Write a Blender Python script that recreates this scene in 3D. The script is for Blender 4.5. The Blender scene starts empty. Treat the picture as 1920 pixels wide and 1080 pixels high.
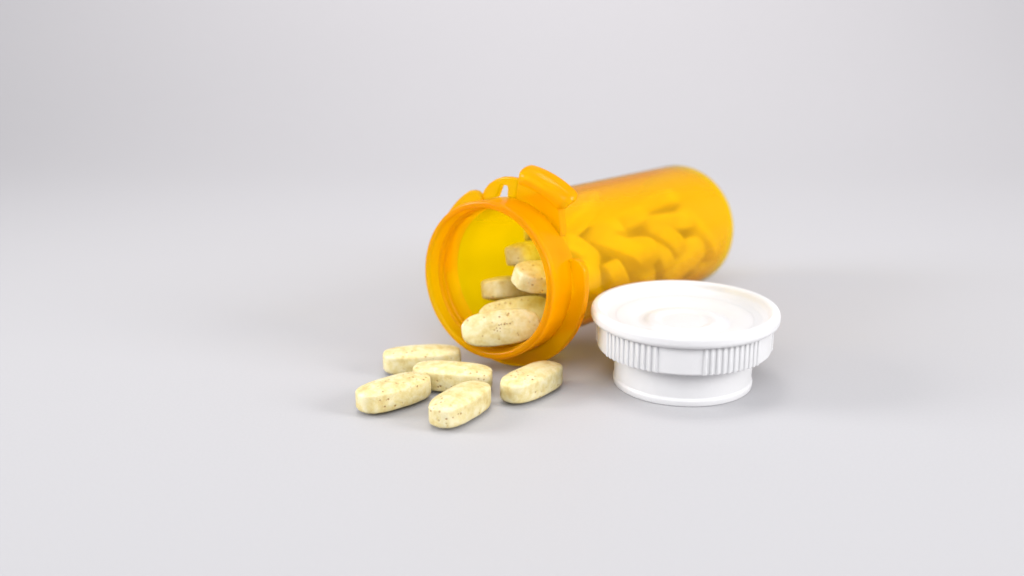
import bpy, bmesh, math, random
from mathutils import Vector, Matrix, Quaternion

# ---------------------------------------------------------------- camera, world, lights, exposure
sc = bpy.context.scene
col = sc.collection
MM = 0.001                                            # everything below is written in millimetres

cd = bpy.data.cameras.new('camera')
cam = bpy.data.objects.new('camera', cd); col.objects.link(cam)
cam.location = (0, 0, 113.42 * MM)
cam.rotation_euler = (math.pi / 2 - 0.2961, 0, 0)
cd.sensor_width = 36.0
cd.lens = 2250.98 / 1920 * 36
cd.clip_start = 0.01; cd.clip_end = 50
cd.dof.use_dof = True
cd.dof.focus_distance = 0.292
cd.dof.aperture_fstop = 7.6
cd.dof.aperture_blades = 7
sc.camera = cam

world = bpy.data.worlds.new('World'); sc.world = world
world.use_nodes = True
bg = world.node_tree.nodes['Background']
bg.inputs[0].default_value = (0.95, 0.965, 1.0, 1)
bg.inputs[1].default_value = 0.48


def softbox(name, loc, target, w, h, power, colour=(1, 1, 1), spread=180):
    ld = bpy.data.lights.new(name, 'AREA')
    ld.shape = 'RECTANGLE'; ld.size = w; ld.size_y = h; ld.energy = power; ld.color = colour
    ld.spread = math.radians(spread)
    o = bpy.data.objects.new(name, ld); col.objects.link(o)
    o.location = loc
    o.rotation_euler = (Vector(target) - Vector(loc)).to_track_quat('-Z', 'Y').to_euler()
    return o


softbox('softbox', (0.70, 0.02, 0.31), (0.02, 0.30, 0.015), 0.32, 0.32, 1.12, (1.0, 0.99, 0.985), 95)
softbox('softbox', (-0.70, 0.25, 0.28), (0.02, 0.29, 0.01), 0.30, 0.30, 0.50, (1.0, 0.99, 0.98), 60)
softbox('softbox', (-0.06, 0.42, 0.95), (0.03, 0.31, 0.0), 0.34, 0.30, 0.22, (1.0, 0.99, 0.98), 70)
softbox('softbox', (0.05, 0.45, 1.10), (0.05, 1.10, 0.15), 0.60, 0.40, 2.7, (1.0, 0.955, 0.952), 90)  # added lamp, out of view, brightens the backdrop sweep
softbox('softbox', (-0.06, -0.40, 0.62), (0.0, 0.34, 0.0), 0.70, 0.50, 1.9, (0.98, 0.985, 1.0), 120)  # added fill above the camera, lifts the fronts of the objects

sc.view_settings.view_transform = 'Standard'
sc.view_settings.look = 'None'
sc.view_settings.exposure = 0.63
sc.view_settings.gamma = 1.0
sc.cycles.use_denoising = True
sc.cycles.max_bounces = 24
sc.cycles.transparent_max_bounces = 48
sc.cycles.diffuse_bounces = 6
sc.cycles.volume_bounces = 0
sc.cycles.caustics_reflective = False


# ---------------------------------------------------------------- helpers
def tag(o, label=None, cat=None, group=None, kind=None):
    if label: o['label'] = label
    if cat: o['category'] = cat
    if group: o['group'] = group
    if kind: o['kind'] = kind
    return o


def empty(name, loc):
    o = bpy.data.objects.new(name, None); col.objects.link(o)
    o.empty_display_size = 0.01; o.location = loc
    return o


def mesh_obj(name, verts, faces, mat, parent=None, smooth=True, autosmooth=35, scale=MM):
    me = bpy.data.meshes.new(name)
    me.from_pydata([tuple(c * scale for c in v) for v in verts], [], faces)
    bm = bmesh.new(); bm.from_mesh(me)
    bmesh.ops.remove_doubles(bm, verts=bm.verts, dist=1e-7)
    bmesh.ops.recalc_face_normals(bm, faces=bm.faces)
    bm.to_mesh(me); bm.free()
    for p in me.polygons: p.use_smooth = smooth
    if smooth and autosmooth: me.set_sharp_from_angle(angle=math.radians(autosmooth))
    me.materials.append(mat)
    o = bpy.data.objects.new(name, me); col.objects.link(o)
    if parent: o.parent = parent
    return o


def revolve(profile, n=128, closed=True):
    """profile: list of (r, h) -> verts (x, y, h) round the h axis; closed joins the last point to the first."""
    V, F = [], []
    m = len(profile)
    for r, h in profile:
        for i in range(n):
            a = 2 * math.pi * i / n
            V.append((r * math.sin(a), h, r * math.cos(a)))
    for j in range(m if closed else m - 1):
        k = (j + 1) % m
        for i in range(n):
            i2 = (i + 1) % n
            F.append((j * n + i, j * n + i2, k * n + i2, k * n + i))
    return V, F


def rounded(pts, rad, seg=4):
    """round the corners of a closed 2-D outline; rad is one number or one per corner"""
    out = []
    n = len(pts)
    for i in range(n):
        p0, p1, p2 = Vector(pts[i - 1]), Vector(pts[i]), Vector(pts[(i + 1) % n])
        r = rad[i] if isinstance(rad, (list, tuple)) else rad
        d0, d1 = p0 - p1, p2 - p1
        l = min(r, d0.length * 0.45, d1.length * 0.45)
        if l < 1e-4: out.append(tuple(p1)); continue
        a, b = p1 + d0.normalized() * l, p1 + d1.normalized() * l
        for k in range(seg + 1):
            t = k / seg
            q = a * (1 - t) ** 2 + p1 * 2 * t * (1 - t) + b * t * t
            out.append(tuple(q))
    return out


# ---------------------------------------------------------------- materials
def new_mat(name):
    m = bpy.data.materials.new(name); m.use_nodes = True
    nt = m.node_tree; nt.nodes.clear()
    out = nt.nodes.new('ShaderNodeOutputMaterial')
    return m, nt, out


def nd(nt, t, **kw):
    n = nt.nodes.new(t)
    for k, v in kw.items():
        if k.startswith('_'): setattr(n, k[1:], v)
        else: n.inputs[k.replace('__', ' ')].default_value = v
    return n


def ramp(nt, src, stops):
    r = nt.nodes.new('ShaderNodeValToRGB')
    el = r.color_ramp.elements
    while len(el) < len(stops): el.new(0.5)
    for e, (p, c) in zip(el, stops): e.position = p; e.color = c
    nt.links.new(src, r.inputs[0])
    return r


def make_amber(name, haze, frosted, green, hue):
    m, nt, out = new_mat(name); L = nt.links.new
    if frosted:
        gs = nd(nt, 'ShaderNodeBsdfGlass', Color=(1, 1, 1, 1), Roughness=0.13, IOR=1.3)
        cl = nd(nt, 'ShaderNodeBsdfTransparent', Color=(1, 1, 1, 1))
        tr = nd(nt, 'ShaderNodeMixShader', Fac=0.45); L(gs.outputs[0], tr.inputs[1]); L(cl.outputs[0], tr.inputs[2])
    else:
        tr = nd(nt, 'ShaderNodeBsdfTransparent', Color=(1, 1, 1, 1))
    df = nd(nt, 'ShaderNodeBsdfDiffuse', Color=(1.0, hue, 0.0, 1))
    tl = nd(nt, 'ShaderNodeBsdfTranslucent', Color=(1.0, hue, 0.0, 1))
    milky = nd(nt, 'ShaderNodeMixShader', Fac=0.55); L(df.outputs[0], milky.inputs[1]); L(tl.outputs[0], milky.inputs[2])
    body = nd(nt, 'ShaderNodeMixShader'); L(tr.outputs[0], body.inputs[1]); L(milky.outputs[0], body.inputs[2])
    gl = nd(nt, 'ShaderNodeBsdfGlossy', Roughness=0.25, Color=(0.4, 0.4, 0.4, 1))
    fr = nd(nt, 'ShaderNodeFresnel', IOR=1.25)
    nz = nd(nt, 'ShaderNodeTexNoise', Scale=260.0, Detail=3.0)
    bp = nd(nt, 'ShaderNodeBump', Strength=0.08, Distance=0.0004)
    tc = nd(nt, 'ShaderNodeTexCoord'); L(tc.outputs['Object'], nz.inputs['Vector']); L(nz.outputs[0], bp.inputs['Height'])
    L(bp.outputs[0], gl.inputs['Normal'])
    # only the outer side of a wall shines, so a wall does not shine twice
    ge = nd(nt, 'ShaderNodeNewGeometry')
    inv = nd(nt, 'ShaderNodeMath', _operation='SUBTRACT'); inv.inputs[0].default_value = 1.0; L(ge.outputs['Backfacing'], inv.inputs[1])
    hz = nd(nt, 'ShaderNodeMath', _operation='MULTIPLY'); L(inv.outputs[0], hz.inputs[0]); hz.inputs[1].default_value = haze
    L(hz.outputs[0], body.inputs[0])
    frs = nd(nt, 'ShaderNodeMath', _operation='MULTIPLY'); L(fr.outputs[0], frs.inputs[0]); frs.inputs[1].default_value = 0.3 if frosted else 1.0
    mu = nd(nt, 'ShaderNodeMath', _operation='MULTIPLY'); L(frs.outputs[0], mu.inputs[0]); L(inv.outputs[0], mu.inputs[1])
    top = nd(nt, 'ShaderNodeMixShader'); L(mu.outputs[0], top.inputs[0]); L(body.outputs[0], top.inputs[1]); L(gl.outputs[0], top.inputs[2])
    L(top.outputs[0], out.inputs['Surface'])
    va = nd(nt, 'ShaderNodeVolumeAbsorption', Color=(0.9999, green, 0.02, 1), Density=3200.0)
    L(va.outputs[0], out.inputs['Volume'])
    return m


def make_white():
    m, nt, out = new_mat('white_plastic'); L = nt.links.new
    b = nd(nt, 'ShaderNodeBsdfPrincipled')
    b.inputs['Base Color'].default_value = (0.545, 0.54, 0.546, 1)
    b.inputs['Roughness'].default_value = 0.42
    b.inputs['Subsurface Weight'].default_value = 0.35
    b.inputs['Subsurface Radius'].default_value = (1.0, 0.95, 0.95)
    b.inputs['Subsurface Scale'].default_value = 0.0018
    tc = nd(nt, 'ShaderNodeTexCoord')
    nz = nd(nt, 'ShaderNodeTexNoise', Scale=900.0, Detail=4.0); L(tc.outputs['Object'], nz.inputs['Vector'])
    bp = nd(nt, 'ShaderNodeBump', Strength=0.06, Distance=0.0003); L(nz.outputs[0], bp.inputs['Height'])
    L(bp.outputs[0], b.inputs['Normal'])
    L(b.outputs[0], out.inputs['Surface'])
    return m


def make_pill_mat():
    m, nt, out = new_mat('pressed_powder'); L = nt.links.new
    b = nd(nt, 'ShaderNodeBsdfPrincipled')
    b.inputs['Roughness'].default_value = 0.48
    b.inputs['Subsurface Weight'].default_value = 0.12
    b.inputs['Subsurface Radius'].default_value = (1.0, 0.8, 0.4)
    b.inputs['Subsurface Scale'].default_value = 0.0008
    tc = nd(nt, 'ShaderNodeTexCoord'); oi = nd(nt, 'ShaderNodeObjectInfo')
    sh = nd(nt, 'ShaderNodeMath', _operation='MULTIPLY'); L(oi.outputs['Random'], sh.inputs[0]); sh.inputs[1].default_value = 7.3
    ad = nd(nt, 'ShaderNodeVectorMath', _operation='ADD'); L(tc.outputs['Object'], ad.inputs[0]); L(sh.outputs[0], ad.inputs[1])
    n1 = nd(nt, 'ShaderNodeTexNoise', Scale=420.0, Detail=5.0, Roughness=0.62); L(ad.outputs[0], n1.inputs['Vector'])
    base = ramp(nt, n1.outputs[0], [(0.32, (0.47, 0.36, 0.145, 1)), (0.45, (0.535, 0.45, 0.21, 1)), (0.64, (0.59, 0.53, 0.33, 1))])
    vo = nd(nt, 'ShaderNodeTexVoronoi', Scale=760.0, Randomness=1.0); L(ad.outputs[0], vo.inputs['Vector'])
    spot = ramp(nt, vo.outputs['Distance'], [(0.13, (1, 1, 1, 1)), (0.26, (0, 0, 0, 1))])
    n2 = nd(nt, 'ShaderNodeTexNoise', Scale=180.0, Detail=2.0); L(ad.outputs[0], n2.inputs['Vector'])
    where = ramp(nt, n2.outputs[0], [(0.46, (0, 0, 0, 1)), (0.56, (1, 1, 1, 1))])
    mk = nd(nt, 'ShaderNodeMath', _operation='MULTIPLY'); L(spot.outputs[0], mk.inputs[0]); L(where.outputs[0], mk.inputs[1])
    mk2 = nd(nt, 'ShaderNodeMath', _operation='MULTIPLY'); L(mk.outputs[0], mk2.inputs[0]); mk2.inputs[1].default_value = 0.8
    mx = nd(nt, 'ShaderNodeMixRGB'); L(mk2.outputs[0], mx.inputs[0]); L(base.outputs[0], mx.inputs[1]); mx.inputs[2].default_value = (0.30, 0.15, 0.04, 1)
    L(mx.outputs[0], b.inputs['Base Color'])
    su = nd(nt, 'ShaderNodeMath', _operation='SUBTRACT'); L(n1.outputs[0], su.inputs[0]); L(mk2.outputs[0], su.inputs[1])
    bp = nd(nt, 'ShaderNodeBump', Strength=0.6, Distance=0.0004); L(su.outputs[0], bp.inputs['Height'])
    L(bp.outputs[0], b.inputs['Normal'])
    L(b.outputs[0], out.inputs['Surface'])
    return m


def make_paper():
    m, nt, out = new_mat('backdrop_paper'); L = nt.links.new
    b = nd(nt, 'ShaderNodeBsdfPrincipled')
    b.inputs['Roughness'].default_value = 0.55
    b.inputs['Specular IOR Level'].default_value = 0.25
    tc = nd(nt, 'ShaderNodeTexCoord')
    nz = nd(nt, 'ShaderNodeTexNoise', Scale=1500.0, Detail=3.0); L(tc.outputs['Object'], nz.inputs['Vector'])
    base = ramp(nt, nz.outputs[0], [(0.35, (0.362, 0.357, 0.368, 1)), (0.65, (0.372, 0.367, 0.378, 1))])
    L(base.outputs[0], b.inputs['Base Color'])
    bp = nd(nt, 'ShaderNodeBump', Strength=0.05, Distance=0.0002); L(nz.outputs[0], bp.inputs['Height'])
    L(bp.outputs[0], b.inputs['Normal'])
    L(b.outputs[0], out.inputs['Surface'])
    return m


AMBER, AMBER_THICK = make_amber('amber_plastic', 0.40, False, 0.981, 0.58), make_amber('amber_plastic_moulded', 0.54, True, 0.966, 0.48)
WHITE, PILL, PAPER = make_white(), make_pill_mat(), make_paper()

# ---------------------------------------------------------------- setting: one sheet of paper, flat then swept up
prof = [(-350, 0), (560, 0)]
RC = 640
for k in range(1, 25):
    a = math.pi / 2 * k / 24
    prof.append((560 + RC * math.sin(a), RC - RC * math.cos(a)))
prof.append((560 + RC, 1500))
V, F = [], []
for y, z in prof:
    V += [(-1300, y, z), (1300, y, z)]
for i in range(len(prof) - 1):
    F.append((2 * i, 2 * i + 1, 2 * i + 3, 2 * i + 2))
backdrop = mesh_obj('backdrop', V, F, PAPER, autosmooth=0)
backdrop.data.flip_normals()
tag(backdrop, 'seamless pale grey paper sweep under and behind everything', None, None, 'structure')

# ---------------------------------------------------------------- the amber bottle
# bottle frame: origin at the centre of the mouth, U to the right, S along the axis into the bottle, N up
ORG = Vector((-6.7926, 295.2616, 25.1844))
S = Vector((0.59676166, 0.80055626, -0.05463703)).normalized()
U = S.cross(Vector((0, 0, 1))).normalized()
N = U.cross(S)
BASE = Vector((ORG.x + S.x * 10, ORG.y + S.y * 10, 0))
bottle = empty('pill_bottle', BASE * MM)
tag(bottle, 'open amber translucent pill bottle lying on its side with caplets spilling from its mouth', 'pill bottle')


def b2w(p):                                            # bottle (u, s, n) -> world, mm
    return ORG + U * p[0] + S * p[1] + N * p[2]


def bottle_part(name, V, F, parent=bottle, **kw):
    Vw = [b2w(p) - BASE for p in V]
    return mesh_obj(name, Vw, F, AMBER if name == 'body' else AMBER_THICK, parent, **kw)


R_LIP, R_BODY, R_IN, R_NIN, LEN = 20.7, 19.54, 17.9, 18.75, 103.4
# body: closed shell with a rounded heel
pr = [(R_BODY, 11.05), (R_BODY, 30), (R_BODY, 60), (R_BODY - 0.05, 90)]
for k in range(0, 9):
    a = math.pi / 2 * k / 8
    pr.append((R_BODY - 0.05 - 2.6 + 2.6 * math.cos(a), LEN - 2.6 + 2.6 * math.sin(a)))
pr += [(8, LEN), (0.01, LEN - 0.4), (0.01, LEN - 1.9), (8, LEN - 1.6)]
for k in range(0, 7):
    a = math.pi / 2 * (1 - k / 6)
    pr.append((R_IN - 1.6 + 1.6 * math.cos(a), LEN - 3.2 + 1.6 * math.sin(a)))
pr += [(R_IN, 60), (R_IN, 30), (R_IN, 12.5), (R_IN + 0.35, 11.05)]
bottle_part('body', *revolve(pr, 160))

# neck ring with a rolled lip
pr = rounded([(R_LIP - 0.25, 11.0), (R_LIP - 0.25, 2.4), (R_LIP, 1.6), (R_LIP, 0.0), (R_NIN + 0.1, 0.0), (R_NIN, 1.5), (R_NIN, 9.0), (R_IN + 0.35, 11.0)],
             [0, 0.3, 0.3, 0.9, 0.7, 0.4, 0.8, 0], 5)
neck = bottle_part('neck', *revolve(pr, 160))
# inner thread: three turns of a low rounded ridge
TV, TF = [], []
turns, npt, nc = 2.6, 260, 8
for i in range(npt + 1):
    t = i / npt
    a = 2 * math.pi * turns * t
    fade = min(1, t * 12, (1 - t) * 12)
    sc_ = 2.6 + 5.6 * t
    for j in range(nc):
        b_ = math.pi * j / (nc - 1)
        r = R_NIN - 0.03 - 0.55 * fade * math.sin(b_)
        h = sc_ + 0.75 * math.cos(b_)
        TV.append((r * math.sin(a), h, r * math.cos(a)))
for i in range(npt):
    for j in range(nc):
        k = (j + 1) % nc
        TF.append((i * nc + j, i * nc + k, (i + 1) * nc + k, (i + 1) * nc + j))
TF += [tuple(range(nc)), tuple(npt * nc + j for j in range(nc))]
bottle_part('thread', TV, TF, neck)


def polar(outline, s0, s1, name, parent=bottle, bevel=0.45, seg=3):
    """plate across the axis: outline of (radius, degrees from the top towards U), from s0 to s1"""
    pts = [(r * math.sin(math.radians(a)), r * math.cos(math.radians(a))) for r, a in outline]
    n = len(pts)
    V = [(u, s0, w) for u, w in pts] + [(u, s1, w) for u, w in pts]
    F = [tuple(range(n)), tuple(range(2 * n - 1, n - 1, -1))]
    F += [(i, (i + 1) % n, n + (i + 1) % n, n + i) for i in range(n)]
    o = bottle_part(name, V, F, parent)
    bv = o.modifiers.new('edge', 'BEVEL'); bv.width = bevel * MM; bv.segments = seg; bv.limit_method = 'ANGLE'; bv.angle_limit = math.radians(38)
    bv.harden_normals = False
    return o


def lobe(a0, a1, r0=20.5, r1=24.6):
    out = [(r0, a0)]
    for da, f in ((0.0, 0.18), (1.2, 0.46), (3.0, 0.74), (5.4, 0.92), (8.0, 1.0)):
        out.append((r0 + (r1 - r0) * f, a0 + da))
    k = int((a1 - a0 - 16) / 4)
    out += [(r1, a0 + 8.0 + (a1 - a0 - 16) * i / k) for i in range(1, k)]
    for da, f in ((8.0, 1.0), (5.4, 0.92), (3.0, 0.74), (1.2, 0.46), (0.0, 0.18)):
        out.append((r0 + (r1 - r0) * f, a1 - da))
    k = int((a1 - a0) / 4)
    out += [(r0, a1 - (a1 - a0) * i / k) for i in range(0, k)]
    return out


polar(lobe(69, 206), 8.9, 11.2, 'flange')
polar(lobe(262, 335), 8.9, 11.2, 'flange')

# the loop that carries the lock lever: leg, bar, post, with a slot between
outer = [(20.5, -28), (21.3, -28), (23.2, -22.5), (24.4, -17.5), (25.2, -12), (25.7, -7), (25.8, -2), (25.8, 4.6)]
inner = [(20.5, 4.6), (20.5, -0.5), (20.5, -3.6), (22.6, -3.0), (23.5, -3.6), (23.6, -8.4), (20.5, -13.4), (20.5, -20)]
polar(outer + inner, 9.7, 11.7, 'latch_loop', bevel=0.4)

# thumb tab: a ramped arc pad swept about the axis, on a thin web
pad = rounded([(8.8, 24.4), (8.8, 27.4), (10.6, 29.0), (13.4, 29.5), (14.2, 28.6), (12.8, 26.6), (10.8, 25.4)], [0.8, 1.0, 1.2, 0.7, 0.5, 0.7, 0.8], 4)
PV, PF = [], []
n = len(pad)
cs, cr = 11.3, 27.2
angs = [4.8 + 35.0 * i / 26 for i in range(27)]
for i, a in enumerate(angs):
    e = min(i, 26 - i)
    f = {0: 0.55, 1: 0.86, 2: 0.97}.get(e, 1.0)
    grow = 0.9 * i / 26
    for s_, r_ in pad:
        r2 = cr + (r_ - cr) * f + (grow * 0.6 if r_ > 26 else 0)
        s2 = cs + (s_ - cs) * f
        PV.append((r2 * math.sin(math.radians(a)), s2, r2 * math.cos(math.radians(a))))
for i in range(26):
    for j in range(n):
        k = (j + 1) % n
        PF.append((i * n + j, i * n + k, (i + 1) * n + k, (i + 1) * n + j))
PF += [tuple(range(n)), tuple(26 * n + j for j in range(n))]
tab = bottle_part('thumb_tab', PV, PF)
web = [(20.5, 5.2), (23, 5.2), (25.2, 5.6)] + [(25.4, 6 + 3.1 * i) for i in range(11)] + [(24, 40), (22, 47), (20.5, 52)] + [(20.5, 52 - 4.3 * i) for i in range(1, 11)]
polar(web, 9.3, 12.2, 'web', tab, bevel=0.3, seg=2)

# ---------------------------------------------------------------- the white cap, standing upside down
CAP = Vector((43.88, 289.64, 0))
cap = empty('bottle_cap', CAP * MM)
tag(cap, 'white plastic reversible screw cap with ribbed skirt standing beside the amber bottle', 'bottle cap')


def cap_part(name, pr, parent=cap, n=160):
    V, F = revolve(pr, n)
    return mesh_obj(name, [(x, -z, h) for x, h, z in V], F, WHITE, parent)


cap_part('plug', rounded([(0.01, 0.35), (15.0, 0.35), (15.4, 0), (17.7, 0), (17.8, 1.5), (17.45, 2.1), (17.75, 9.3), (17.3, 12.5), (0.01, 12.5)], [0, .3, .3, .35, .3, .3, 0, 0, 0], 4))
skirt = cap_part('skirt', rounded([(17.85, 9.7), (21.6, 9.7), (22.0, 10.1), (22.0, 16.75), (17.4, 16.75), (17.4, 12.6), (17.85, 12.4)], [0.2, .3, .3, 0, 0, 0, 0], 4))
cap_part('rim', rounded([(22.3, 16.8), (23.3, 17.0), (23.8, 17.8), (23.8, 19.4), (23.3, 20.3), (22.0, 20.35), (21.6, 19.9), (21.2, 18.5), (19.6, 17.8), (17.4, 17.6), (17.4, 16.8)],
                        [.2, .6, .7, .8, .7, .6, .5, .8, .5, 0, 0], 5))
cap_part('top_disc', rounded([(17.399, 17.6), (14.5, 17.1), (11.6, 16.3), (10.4, 16.35), (9.2, 16.95), (7.4, 16.95), (6.0, 16.4), (0.01, 16.3), (0.01, 14.4), (17.399, 14.4)],
                             [0, 1.2, 0.8, 0.6, 0.7, 0.7, 1.0, 0, 0, 0], 6))
# grip ribs: five groups of eleven upright half-round ridges
RV, RF = [], []
nr = 7
for zz, f in ((9.95, 0.55), (10.35, 1.0), (15.9, 1.0), (16.7, 1.0)):
    for j in range(nr):
        b_ = math.pi * j / (nr - 1)
        RV.append((0.52 * math.cos(b_), -(22.0 - 0.05 + 0.42 * f * math.sin(b_)), zz))
for i in range(3):
    for j in range(nr):
        k = (j + 1) % nr
        RF.append((i * nr + j, i * nr + k, (i + 1) * nr + k, (i + 1) * nr + j))
RF += [tuple(range(nr)), tuple(3 * nr + j for j in range(nr))]
rib0 = mesh_obj('rib', RV, RF, WHITE, skirt, autosmooth=50)
CAMDIR = math.degrees(math.atan2(CAP.x, CAP.y))        # the side of the cap that faces the camera
first = True
for g in range(5):
    for i in range(11):
        ang = 72 * g + 14.0 + 4.12 * i - CAMDIR
        o = rib0 if first else rib0.copy()
        if not first: col.objects.link(o); o.parent = skirt
        o.rotation_euler = (0, 0, math.radians(ang))
        first = False
# moulding nub on the inner face of the rim, at the right
NV, NF = [], []
na = math.radians(62)
mb = bmesh.new()
bmesh.ops.create_icosphere(mb, subdivisions=2, radius=0.42 * MM)
nme = bpy.data.meshes.new('moulding_nub'); mb.to_mesh(nme); mb.free()
for p in nme.polygons: p.use_smooth = True
nme.materials.append(WHITE)
nub = bpy.data.objects.new('moulding_nub', nme); col.objects.link(nub); nub.parent = cap
nub.location = (20.3 * math.sin(na) * MM, 20.3 * math.cos(na) * MM, 17.75 * MM); nub.scale = (1, 1, 0.5)


# ---------------------------------------------------------------- caplets
PL, PW, PN = 20.4, 9.2, 2.8


def pill_mesh():
    n = 56
    rings = [(0.0, -3.5)]
    prof_ = []
    for k in (0.12, 0.3, 0.5, 0.65, 0.78, 0.88, 0.94):
        prof_.append((k, 2.30 + (3.5 - 2.30) * (1 - k ** 2.4)))
    prof_ += [(0.968, 2.28), (0.986, 2.08), (0.996, 1.8), (1.0, 1.4), (1.0, 0.5)]
    full = [(k, -z) for k, z in prof_] + [(k, z) for k, z in reversed(prof_)]
    V, F = [], []
    for k, z in full:
        for i in range(n):
            t = 2 * math.pi * i / n
            c, s = math.cos(t), math.sin(t)
            V.append((k * PL / 2 * math.copysign(abs(c) ** (2 / PN), c), k * PW / 2 * math.copysign(abs(s) ** (2 / PN), s), z))
    m = len(full)
    for j in range(m - 1):
        for i in range(n):
            i2 = (i + 1) % n
            F.append((j * n + i, j * n + i2, (j + 1) * n + i2, (j + 1) * n + i))
    b0, b1 = len(V), len(V) + 1
    V += [(0, 0, -3.5), (0, 0, 3.5)]
    for i in range(n):
        i2 = (i + 1) % n
        F.append((b0, i2, i)); F.append((b1, (m - 1) * n + i, (m - 1) * n + i2))
    return V, F


# four pressings, each with its own slight unevenness and a rubbed or chipped edge
PRESS = []
from mathutils import noise
for k in range(4):
    V, F = pill_mesh()
    rnd = random.Random(40 + k)
    chips = []
    for c in range(5):
        t = rnd.uniform(0, 2 * math.pi)
        chips.append((Vector((PL / 2 * math.copysign(abs(math.cos(t)) ** 0.8, math.cos(t)), PW / 2 * math.copysign(abs(math.sin(t)) ** 0.8, math.sin(t)), rnd.choice((-1.9, 1.9)))), rnd.uniform(0.5, 1.1), rnd.uniform(0.12, 0.3)))
    W = []
    for v in V:
        p = Vector(v)
        q = p * (1 + 0.012 * noise.noise(p * 0.35 + Vector((k * 9.1, 0, 0)))) 
        q += Vector((noise.noise(p * 1.1 + Vector((k, 3, 0))), noise.noise(p * 1.1 + Vector((k, 0, 7))), noise.noise(p * 1.1 + Vector((0, k, 5))))) * 0.05
        q += Vector((noise.noise(p * 3.1), noise.noise(p * 3.1 + Vector((5, k, 0))), noise.noise(p * 3.1 + Vector((0, 8, k))))) * 0.045
        for c, r, d in chips:
            l = (p - c).length
            if l < r: q -= p.normalized() * d * (1 - l / r)
        W.append(tuple(q))
    PRESS.append((W, F))
protos = []
state = {'n': 0}


def caplet(mat, label, group):
    i = state['n']; state['n'] += 1
    if i < 4:
        o = mesh_obj('caplet', *PRESS[i], PILL, autosmooth=0)
        protos.append(o)
    else:
        o = protos[i % 4].copy(); col.objects.link(o)
    loc, rot, _ = mat.decompose()
    o.location = loc; o.rotation_mode = 'QUATERNION'; o.rotation_quaternion = rot
    return tag(o, label, 'caplet', group)


SPILL = 'cream caplets spilled on the paper in front of the bottle'
for x, y, a, roll, label in (
        (-28.86, 273.04, 0.72, 0.0, 'cream caplet lying furthest left, its right end in front of another caplet'),
        (-12.28, 265.67, 1.03, 0.0, 'cream caplet lying nearest the camera, foremost of the spilled five'),
        (5.0, 280.13, 0.90, 0.0, 'cream caplet lying alone at the right, nearest the white cap'),
        (-14.97, 283.51, -0.215, 0.0, 'cream caplet lying broadside in the middle of the spilled five, partly hidden by two others'),
        (-23.6, 296.0, 0.17, 0.0, 'speckled cream caplet lying rearmost on the paper, just left of the bottle mouth')):
    caplet(Matrix.Translation(Vector((x, y, 3.53)) * MM) @ Matrix.Rotation(a, 4, 'Z') @ Matrix.Rotation(roll, 4, 'X'), label, SPILL)

BM = Matrix(((U.x, S.x, N.x, 0), (U.y, S.y, N.y, 0), (U.z, S.z, N.z, 0), (0, 0, 0, 1)))


def in_bottle(q, c, label, group):
    w = b2w(c) * MM
    return caplet(Matrix.Translation(w) @ BM @ Quaternion(q).to_matrix().to_4x4(), label, group)


MOUTH = 'caplets showing in the open mouth of the bottle'
for q, c, label in (
        ((0.73, 0.5843, 0.1581, 0.3174), (2.93, 3.24, -12.5), 'speckled caplet lying broadside on the lip in the bottle mouth, lowest and nearest the camera'),
        ((-0.808, -0.3631, -0.1274, -0.4462), (0.0, 13.31, -12.16), 'yellow tinted caplet lying just behind and above the broadside one in the bottle mouth'),
        ((0.8233, 0.1273, 0.1333, 0.5369), (8.79, 15.53, -0.11), 'caplet pointing its rounded end at the camera on the right side of the bottle mouth'),
        ((0.6681, -0.1183, -0.0535, 0.7326), (-5.07, 27.28, 2.12), 'blurred caplet end deep in the bottle, above the one that points at the camera'),
        ((0.6937, -0.1411, -0.0233, 0.7059), (-8.87, 22.66, -7.87), 'blurred caplet end deep in the bottle, low on the left of the opening'),
        ):
    o = in_bottle(q, c, label, MOUTH)
    if label.startswith("speckled"): mouth_first = o
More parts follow.
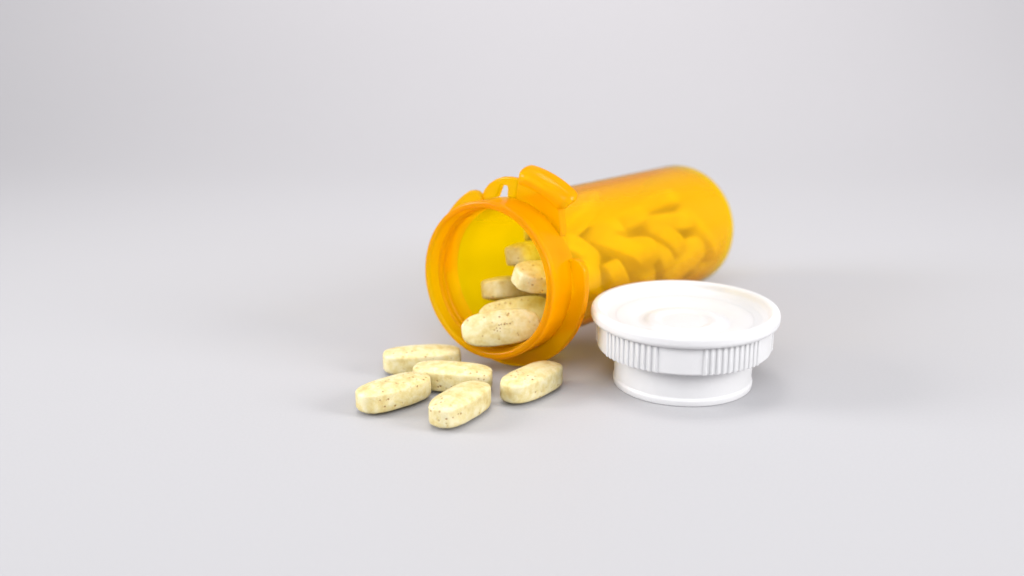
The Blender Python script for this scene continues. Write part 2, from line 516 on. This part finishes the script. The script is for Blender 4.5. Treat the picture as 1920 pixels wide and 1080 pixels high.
PILE_POSES = [
    ((-0.6515, -0.4854, -0.3323, -0.479), (3.01, 82.0, -12.14)),
    ((0.2647, -0.2291, -0.6984, -0.6242), (0.9, 98.38, -7.91)),
    ((0.63, 0.1642, 0.1555, 0.743), (-5.72, 90.91, -12.57)),
    ((-0.0394, -0.81, -0.5689, -0.1368), (5.02, 35.03, -12.62)),
    ((0.6137, -0.6248, -0.2966, 0.3808), (-1.87, 41.22, -12.26)),
    ((-0.7407, 0.6245, -0.2316, 0.0881), (-2.4, 69.02, -11.69)),
    ((0.766, -0.0389, -0.3773, -0.519), (-11.49, 41.84, 2.46)),
    ((0.6348, 0.6322, 0.3547, 0.2673), (-1.82, 53.14, -12.16)),
    ((-0.1721, -0.1074, 0.1862, -0.9613), (4.52, 63.42, -5.79)),
    ((-0.4103, 0.5729, 0.6259, -0.3342), (-12.6, 86.92, -5.46)),
    ((0.5058, 0.268, 0.6221, 0.5342), (11.17, 29.99, -2.5)),
    ((0.3448, 0.8388, 0.084, -0.4129), (-8.51, 62.43, -7.18)),
    ((-0.2627, -0.0571, -0.9595, 0.0848), (-7.26, 96.85, 5.44)),
    ((-0.6705, -0.6527, -0.2484, 0.2502), (7.63, 98.44, -1.2)),
    ((0.6866, -0.094, -0.2748, -0.6665), (3.3, 36.46, 1.77)),
    ((-0.908, 0.1677, 0.1598, -0.3492), (-7.58, 41.07, -4.51)),
    ((-0.6399, 0.5492, 0.0182, 0.5372), (9.51, 47.75, -7.64)),
    ((0.1135, 0.906, 0.4049, 0.0485), (-0.86, 86.44, -5.08)),
    ((0.3596, -0.2113, 0.8573, -0.3016), (-3.94, 56.95, 0.46)),
    ((0.0564, 0.1079, -0.9361, 0.33), (7.17, 49.12, 2.36)),
    ((0.7171, 0.0807, -0.2571, 0.6428), (-2.47, 45.38, 10.34)),
    ((-0.9869, 0.0663, 0.1351, -0.0579), (-0.25, 90.29, 1.86)),
    ((0.2768, 0.0287, 0.3948, -0.8756), (6.84, 56.62, -1.62)),
    ((-0.4595, -0.8758, 0.0705, 0.1301), (6.15, 77.32, 0.73)),
    ((-0.6035, 0.2107, -0.5186, 0.5679), (9.78, 84.7, -6.85)),
    ((-0.5247, -0.8321, 0.1516, 0.0962), (6.38, 71.37, -3.97)),
    ((-0.0764, -0.2679, -0.0486, 0.9592), (-3.48, 69.26, 4.11)),
]
# brown stippled imprint on the broad face of the caplet in the mouth
bm = bmesh.new()
for x, y in ((-1.3, 0.75), (-0.5, 0.7), (0.1, 0.8), (0.9, 0.72), (1.6, 0.8), (2.4, 0.75), (-1.2, 0.05), (-0.3, -0.1), (-1.1, -0.7), (-0.4, -0.9), (-0.8, -1.3)):
    bmesh.ops.create_circle(bm, cap_ends=True, segments=8, radius=0.17 * MM, matrix=Matrix.Translation(Vector((x, y, 3.53 - 1.2 * (y / 4.6) ** 2 - 0.12 * (x / 4) ** 2)) * MM))
ime = bpy.data.meshes.new('imprint'); bm.to_mesh(ime); bm.free()
imat, int_, iout = new_mat('imprint_brown')
ib = nd(int_, 'ShaderNodeBsdfPrincipled'); ib.inputs['Base Color'].default_value = (0.22, 0.11, 0.04, 1); ib.inputs['Roughness'].default_value = 0.7
int_.links.new(ib.outputs[0], iout.inputs['Surface'])
ime.materials.append(imat)
imp = bpy.data.objects.new('imprint', ime); col.objects.link(imp); imp.parent = mouth_first
PILE = 'caplets piled inside the amber bottle, seen through its wall'
OWN = {
    12: 'topmost caplet of the pile near the closed end, lying on the others inside the bottle',
    13: 'rightmost caplet of the pile, leaning against the closed end of the bottle',
    20: 'caplet resting high in the pile just behind the thumb tab',
    24: 'caplet at the right of the pile just above the white cap',
    19: 'long caplet lying across the middle of the pile, the largest seen through the wall',
    10: 'caplet just right of the bottle collar, above the left edge of the cap',
    16: 'short looking caplet low in the pile, above the left half of the cap',
    26: 'second highest caplet of the pile, left of the topmost one',
}
for k, (q, c) in enumerate(PILE_POSES):
    in_bottle(q, c, OWN.get(k, 'caplet among the others in the pile inside the bottle, tinted yellow by the wall'), PILE)
